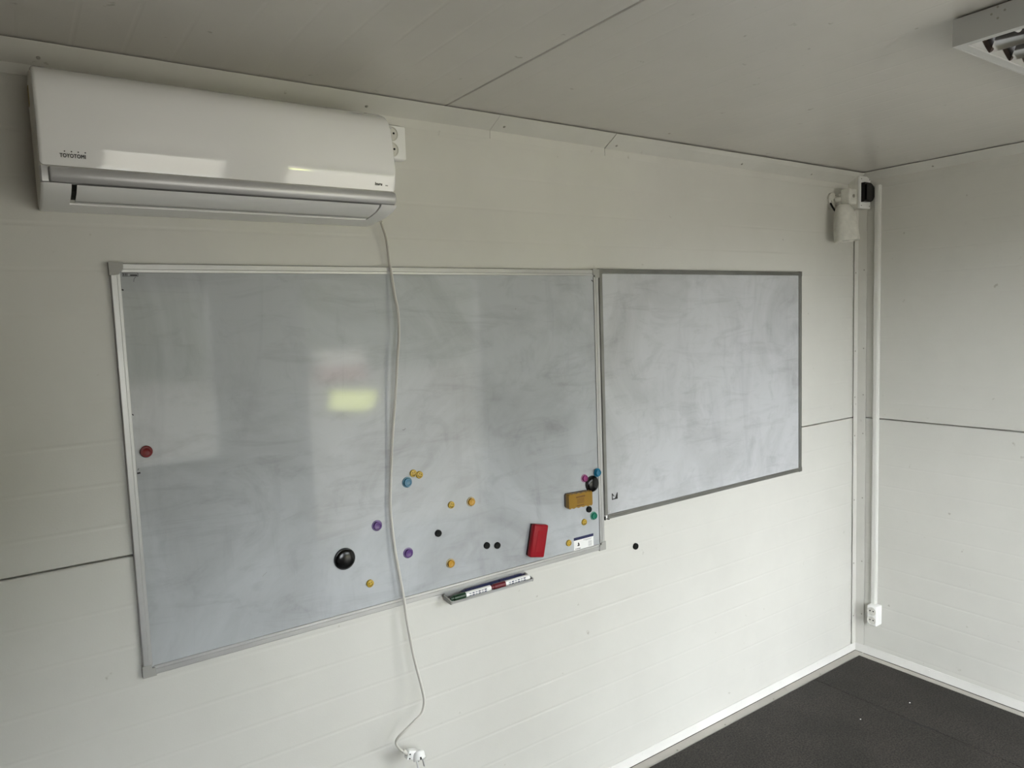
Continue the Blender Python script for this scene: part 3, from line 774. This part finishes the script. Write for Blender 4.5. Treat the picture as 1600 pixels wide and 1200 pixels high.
for y0, y1 in ((PY0 + fr_w, ymid - 0.002), (ymid + 0.002, PY1 - fr_w)):
    yc = (y0 + y1) / 2; hw = (y1 - y0) / 2
    bm = B(); inner = []; outer = []
    for i in range(17):
        s = -1 + 2 * i / 16
        inner.append((yc + s * hw, PZ + 0.004 + 0.048 * (1 - abs(s) ** 2.4)))
    outer = [(y, z + 0.0012) for y, z in reversed(inner)]
    prism(bm, inner + outer, 'x', ix0, ix1); tr = part('reflector', bm, 'mirror', lamp, True)
    bm = B(); cyl(bm, (ix0 + 0.005, yc, PZ + 0.034), (ix1 - 0.005, yc, PZ + 0.034), 0.0075, 14); part('tube', bm, 'tube', lamp, True)
    n_cell = 11; pitch = (ix1 - ix0) / n_cell
    bmb = B()
    prof = []
    for i in range(6):
        t = i / 5
        prof.append((-0.021 * (t ** 1.8), PZ + 0.003 + 0.036 * t))
    pr = prof + [(-x, z) for x, z in reversed(prof)]
    pr = pr[:-1]
    prism(bmb, pr, 'y', y0 + 0.0005, y1 - 0.0005)
    first = None
    for c in range(1, n_cell):
        x = ix0 + pitch * c
        if first is None:
            bmesh.ops.translate(bmb, verts=bmb.verts, vec=Vector((0, 0, 0)))
            base = origin_of(lamp)
            bmesh.ops.translate(bmb, verts=bmb.verts, vec=-base)
            me = finish(bmb, 'louvre_blade', 'mirror', True); first = me
        o = bpy.data.objects.new('louvre_blade', first); C.objects.link(o); o.parent = lamp; o.location = (x, 0, 0)
bm = B()
for y, z in ((-1.2133, 2.3309), (-1.2383, 2.3312), (-1.2255, 2.3191), (-1.2250, 2.3420)):
    cyl(bm, (PX0 + 0.0008, y, z), (PX0 - 0.0004, y, z), 0.0024, 10)
part('punched_holes', bm, 'screw', lamp)

# ------------------------------------------------------------------ magnets, erasers, tray, markers
YB = -0.0085   # front of the writing surface
def face_things(parent, x, z, r, y, ang):
    bm = B()
    ca, sa = math.cos(ang), math.sin(ang)
    rot = lambda a, b: (x + (a * ca - b * sa) * r, z + (a * sa + b * ca) * r)
    for s in (-1, 1):
        ex, ez = rot(0.30 * s, 0.28)
        lathe(bm, (ex, y, ez), (0, -1, 0), [(0.13 * r, 0), (0.13 * r, 0.0004)], 8)
    arc = [(0.52 * math.cos(a), 0.52 * math.sin(a)) for a in (math.radians(200 + 14 * i) for i in range(11))]
    w = 0.075
    o = [rot(px * (1 + w / 0.52), pz * (1 + w / 0.52)) for px, pz in arc]; i_ = [rot(px * (1 - w / 0.52), pz * (1 - w / 0.52)) for px, pz in arc]
    for k in range(len(arc) - 1):
        flat_poly(bm, [o[k], o[k + 1], i_[k + 1], i_[k]], y, 0.0004)
    part('printed_face', bm, 'ink', parent)

def smiley(x, z, label, ang=0.0, r=0.0112):
    t = thing('smiley_magnet', (x, YB, z), label, 'magnet', 'yellow smiley magnets')
    bm = B(); lathe(bm, (x, YB, z), (0, -1, 0), [(r, 0), (r, 0.004), (r * 0.9, 0.0058), (r * 0.75, 0.0064), (0, 0.0066)], 24)
    part('disc', bm, 'yellow', t, True)
    face_things(t, x, z, r, YB - 0.0064, ang)
def button(x, z, col, label, r=0.0160, group='coloured button magnets'):
    t = thing('button_magnet', (x, YB, z), label, 'magnet', group)
    bm = B(); lathe(bm, (x, YB, z), (0, -1, 0), [(r, 0), (r, 0.0015), (r * 0.94, 0.0026), (r * 0.80, 0.0030), (r * 0.78, 0.003), (0, 0.003)], 28); part('skirt', bm, col + '_l', t, True)
    bm = B(); lathe(bm, (x, YB - 0.003, z), (0, -1, 0), [(r * 0.78, 0), (r * 0.80, 0.005), (r * 0.72, 0.0066), (r * 0.56, 0.0066), (r * 0.50, 0.0052), (r * 0.2, 0.0046), (0, 0.0046)], 28); part('knob', bm, col, t, True)
def pill(x, z, label, mat='black_matt', r=0.0108, h=0.007, y=YB, group='small black magnets', name='round_magnet'):
    t = thing(name, (x, y, z), label, 'magnet', group)
    bm = B(); lathe(bm, (x, y, z), (0, -1, 0), [(r, 0), (r, h * 0.75), (r * 0.92, h), (r * 0.5, h * 1.03), (0, h * 1.03)], 24); part('disc', bm, mat, t, True)
    bm = B(); lathe(bm, (x, y - h * 1.02, z), (0, -1, 0), [(r * 0.62, 0), (r * 0.60, 0.0006), (r * 0.5, 0.0003), (0, 0.0003)], 24); part('ridge', bm, mat, t, True)
def big_dome(x, z, label, r=0.0310):
    t = thing('dome_magnet', (x, YB, z), label, 'magnet', 'large black dome magnets')
    bm = B(); lathe(bm, (x, YB, z), (0, -1, 0), [(r, 0), (r, 0.004), (r * 0.95, 0.0065), (0.90 * r, 0.0070)], 40); part('rim', bm, 'black', t, True)
    bm = B(); lathe(bm, (x, YB - 0.0068, z), (0, -1, 0), [(r * 0.92, 0), (r * 0.86, 0.0030), (r * 0.7, 0.0058), (r * 0.45, 0.0078), (r * 0.2, 0.0086), (0, 0.0088)], 40); part('dome', bm, 'black', t, True)

smiley(-2.4248, 1.2789, 'left of the two touching yellow smiley magnets above the cyan button', 0.2)
smiley(-2.4045, 1.2712, 'right of the two touching yellow smiley magnets above the cyan button', -0.5)
smiley(-2.3002, 1.1606, 'yellow smiley magnet just left of the upper amber button magnet', -0.3)
smiley(-2.5798, 0.9783, 'yellow smiley magnet lowest on the board, below the large black dome', 0.3)
smiley(-1.7668, 1.0034, 'yellow smiley magnet below the green button near right edge', 0.1)
smiley(-1.8392, 0.9429, 'yellow smiley magnet left of the white and navy sticker', 1.2)
button(-2.4458, 1.2550, 'cyan', 'cyan button magnet just right of the hanging cord')
button(-2.2284, 1.1579, 'orange', 'upper amber button magnet in the middle of the board', 0.0150)
button(-2.3113, 0.9772, 'orange', 'lower amber button magnet above the pen tray', 0.0150)
button(-2.5484, 1.1433, 'purple', 'upper violet button magnet left of the hanging cord')
button(-2.4537, 1.0412, 'purple', 'lower violet button magnet right of the hanging cord')
button(-1.7600, 1.1597, 'pink', 'magenta button magnet left of the black dome near right edge', 0.0145)
button(-1.7219, 1.0178, 'green', 'green button magnet near the right edge below the amber eraser', 0.0150)
pill(-2.3502, 1.0808, 'small black magnet alone between the two amber buttons')
pill(-2.1764, 1.0054, 'left one of the pair of small black magnets beside the red eraser')
pill(-2.1363, 0.9973, 'right one of the pair of small black magnets beside the red eraser')
pill(-1.7440, 1.0454, 'small black magnet just under the amber eraser', r=0.0112)
pill(-1.5122, 0.8598, 'small black magnet on the bare wall below the smaller whiteboard', y=-0.0005, r=0.0120)
pill(-3.1316, 1.4398, 'dark red round magnet near left edge of the large whiteboard', 'red', 0.0140, 0.008, group='round magnets')
big_dome(-2.6519, 1.0674, 'large glossy black dome magnet left of the hanging cord')
big_dome(-1.7262, 1.1346, 'large black dome magnet at right edge above the amber eraser', 0.0295)
# the blue button sits partly on the dome and the rail at the edge
t = thing('button_magnet', (-1.7040, -0.0145, 1.1720), 'blue button magnet above the black dome at right edge', 'magnet', 'coloured button magnets')
bm = B(); lathe(bm, (-1.7040, -0.0148, 1.1725), (0, -1, 0), [(0.0155, 0), (0.0155, 0.002), (0.0145, 0.003), (0, 0.003)], 28); part('skirt', bm, 'cyan', t, True)
bm = B(); lathe(bm, (-1.7040, -0.0178, 1.1725), (0, -1, 0), [(0.0118, 0), (0.0120, 0.005), (0.0108, 0.0064), (0.0085, 0.0064), (0.0075, 0.005), (0, 0.0046)], 28); part('knob', bm, 'cyan', t, True)

# red eraser, leaning
def tilt_box(cx, cz, w, h, y0, y1, ang, bev, seg=3):
    bm = B(); box(bm, -w / 2, w / 2, y1, y0, -h / 2, h / 2, bev, seg)
    bmesh.ops.rotate(bm, verts=bm.verts, cent=(0, 0, 0), matrix=Matrix.Rotation(ang, 3, 'Y'))
    bmesh.ops.translate(bm, verts=bm.verts, vec=(cx, 0, cz))
    return bm
RE = (-1.9850, 0.9860)
er = thing('board_eraser', (RE[0], YB, RE[1] - 0.055), 'red plastic board eraser standing upright near lower edge', 'eraser')
A = 0.22
part('felt_pad', tilt_box(RE[0], RE[1], 0.054, 0.104, YB, YB - 0.008, A, 0.001, 1), 'felt', er)
part('grip', tilt_box(RE[0], RE[1], 0.060, 0.110, YB - 0.008, YB - 0.030, A, 0.006, 3), 'red_eraser', er, True)
part('grip_recess', tilt_box(RE[0], RE[1], 0.026, 0.070, YB - 0.0298, YB - 0.0306, A, 0.0003, 1), 'red_eraser', er)
# amber eraser, lying, with wavy sides
OE = (-1.8000, 1.0935)
oe = thing('board_eraser', (OE[0], YB, OE[1] - 0.026), 'amber wavy-sided board eraser lying across near right edge', 'eraser')
def wavy(w, h, y0, y1, amp):
    top = []
    for i in range(33):
        s = i / 32; x = -w / 2 + w * s
        edge = min(s, 1 - s) * w
        rr = 0.006; drop = 0 if edge > rr else rr - math.sqrt(max(rr * rr - (rr - edge) ** 2, 0))
        top.append((x, h / 2 - drop - amp * (0.5 - 0.5 * math.cos(2 * math.pi * s * 5)) * (1 if 0.08 < s < 0.92 else 0)))
    pr = top + [(x, -z) for x, z in reversed(top)]
    pr = [(OE[0] + x, OE[1] + z - 0.03 * x) for x, z in pr]
    bm = B(); prism(bm, pr, 'y', y0, y1); return bm
part('felt_pad', wavy(0.104, 0.050, YB, YB - 0.004, 0.0), 'felt', oe)
part('foam', wavy(0.104, 0.050, YB - 0.004, YB - 0.011, 0.001), 'foam', oe)
part('grip', wavy(0.106, 0.053, YB - 0.011, YB - 0.027, 0.003), 'amber_eraser', oe)
bm = B()
box(bm, OE[0] - 0.021, OE[0] + 0.019, YB - 0.0276, YB - 0.0270, OE[1] + 0.010, OE[1] + 0.0150)
for k in range(4): box(bm, OE[0] - 0.017, OE[0] + 0.015, YB - 0.0276, YB - 0.0270, OE[1] + 0.004 - 0.0045 * k, OE[1] + 0.0058 - 0.0045 * k)
box(bm, OE[0] - 0.020, OE[0] + 0.014, YB - 0.0276, YB - 0.0270, OE[1] - 0.019, OE[1] - 0.0160)
part('print', bm, 'brown_print', oe)

# pen tray hung on the lower rail
TX0, TX1 = -2.3440, -2.0330
tray = thing('pen_tray', ((TX0 + TX1) / 2, -0.035, 0.870), 'aluminium pen tray clipped under the large whiteboard', 'tray')
bm = B()
prism(bm, [(-0.0150, 0.8930), (-0.0165, 0.8930), (-0.0165, 0.8720), (-0.0570, 0.8700), (-0.0590, 0.8765), (-0.0612, 0.8762), (-0.0600, 0.8680), (-0.0150, 0.8700)], 'x', TX0 + 0.004, TX1 - 0.004)
part('trough', bm, 'alu', tray)
for x0, x1 in ((TX0, TX0 + 0.004), (TX1 - 0.004, TX1)):
    bm = B(); prism(bm, [(-0.0148, 0.8860), (-0.0148, 0.8690), (-0.0600, 0.8670), (-0.0625, 0.8780), (-0.0560, 0.8790)], 'x', x0, x1); part('end_cap', bm, 'cap', tray)
def marker(x0, length, y, z, r, cap, body, label, cap_first=True, ring='white_plastic'):
    t = thing('marker_pen', (x0 + length / 2, y, z - r), label, 'marker', 'markers in the tray')
    cl = length * 0.36
    a, b_ = x0, x0 + length
    ca, cb2 = (a, a + cl) if cap_first else (b_ - cl, b_)
    ba, bb2 = (a + cl, b_) if cap_first else (a, b_ - cl)
    bm = B(); lathe(bm, (ca if cap_first else cb2, y, z), (1 if cap_first else -1, 0, 0), [(0, 0), (r * 0.62, 0.0002), (r * 0.72, 0.010), (r * 0.95, 0.012), (r * 1.02, cl)], 16); part('cap', bm, cap, t, True)
    bm = B(); cyl(bm, (ba, y, z), (bb2, y, z), r * 0.94, 16); br_ = part('barrel', bm, body, t, True)
    L = bb2 - ba
    bm = B()
    for k in range(6):
        xx = ba + L * (0.12 + 0.12 * k); hgt = r * (0.20 + 0.12 * (k % 2))
        for j in range(2):
            zz = z + r * (0.35 - 0.6 * j)
            yy = y - math.sqrt(max((r * 0.945) ** 2 - (zz - z) ** 2, 0))
            box(bm, xx, xx + L * 0.085, yy - 0.0004, yy + 0.0004, zz - hgt * 0.5, zz + hgt * 0.5)
    part('print', bm, 'navy', br_)
    return t
marker(-2.3385, 0.145, -0.0478, 0.8806, 0.0095, 'marker_green', 'paper', 'marker pen with dark green cap at left end of the tray')
marker(-2.1920, 0.150, -0.0478, 0.8806, 0.0095, 'marker_red', 'paper', 'marker pen with dark red cap at right end of the tray')
marker(-2.2850, 0.136, -0.0268, 0.8812, 0.0092, 'marker_blue', 'navy', 'dark navy marker pen at the back left of the tray')
marker(-2.1450, 0.100, -0.0268, 0.8812, 0.0092, 'marker_blue', 'navy', 'shorter dark navy marker pen at the back right of the tray', False)

# dark scrape beside the seam
bm = B(); flat = [(-0.452, -0.455), (-0.443, -0.452), (-0.420, -0.590), (-0.426, -0.600), (-0.440, -0.540)]
prism(bm, flat, 'z', 0.0060, 0.0063); part('scrape', bm, 'dark_gap', floor)

# loose crumbs on the floor
for i, (x, y) in enumerate(((-0.585, -0.36), (-0.30, -0.42))):
    t = thing('paper_crumb', (x, y, 0.006), ('white crumb lying on the dark floor nearer the whiteboard wall', 'white crumb lying on the dark floor nearer the end wall')[i], 'crumb')
    bm = B(); box(bm, x - 0.003, x + 0.003, y - 0.0025, y + 0.0025, 0.006, 0.0085, 0.001, 1); part('fragment', bm, 'paper', t)
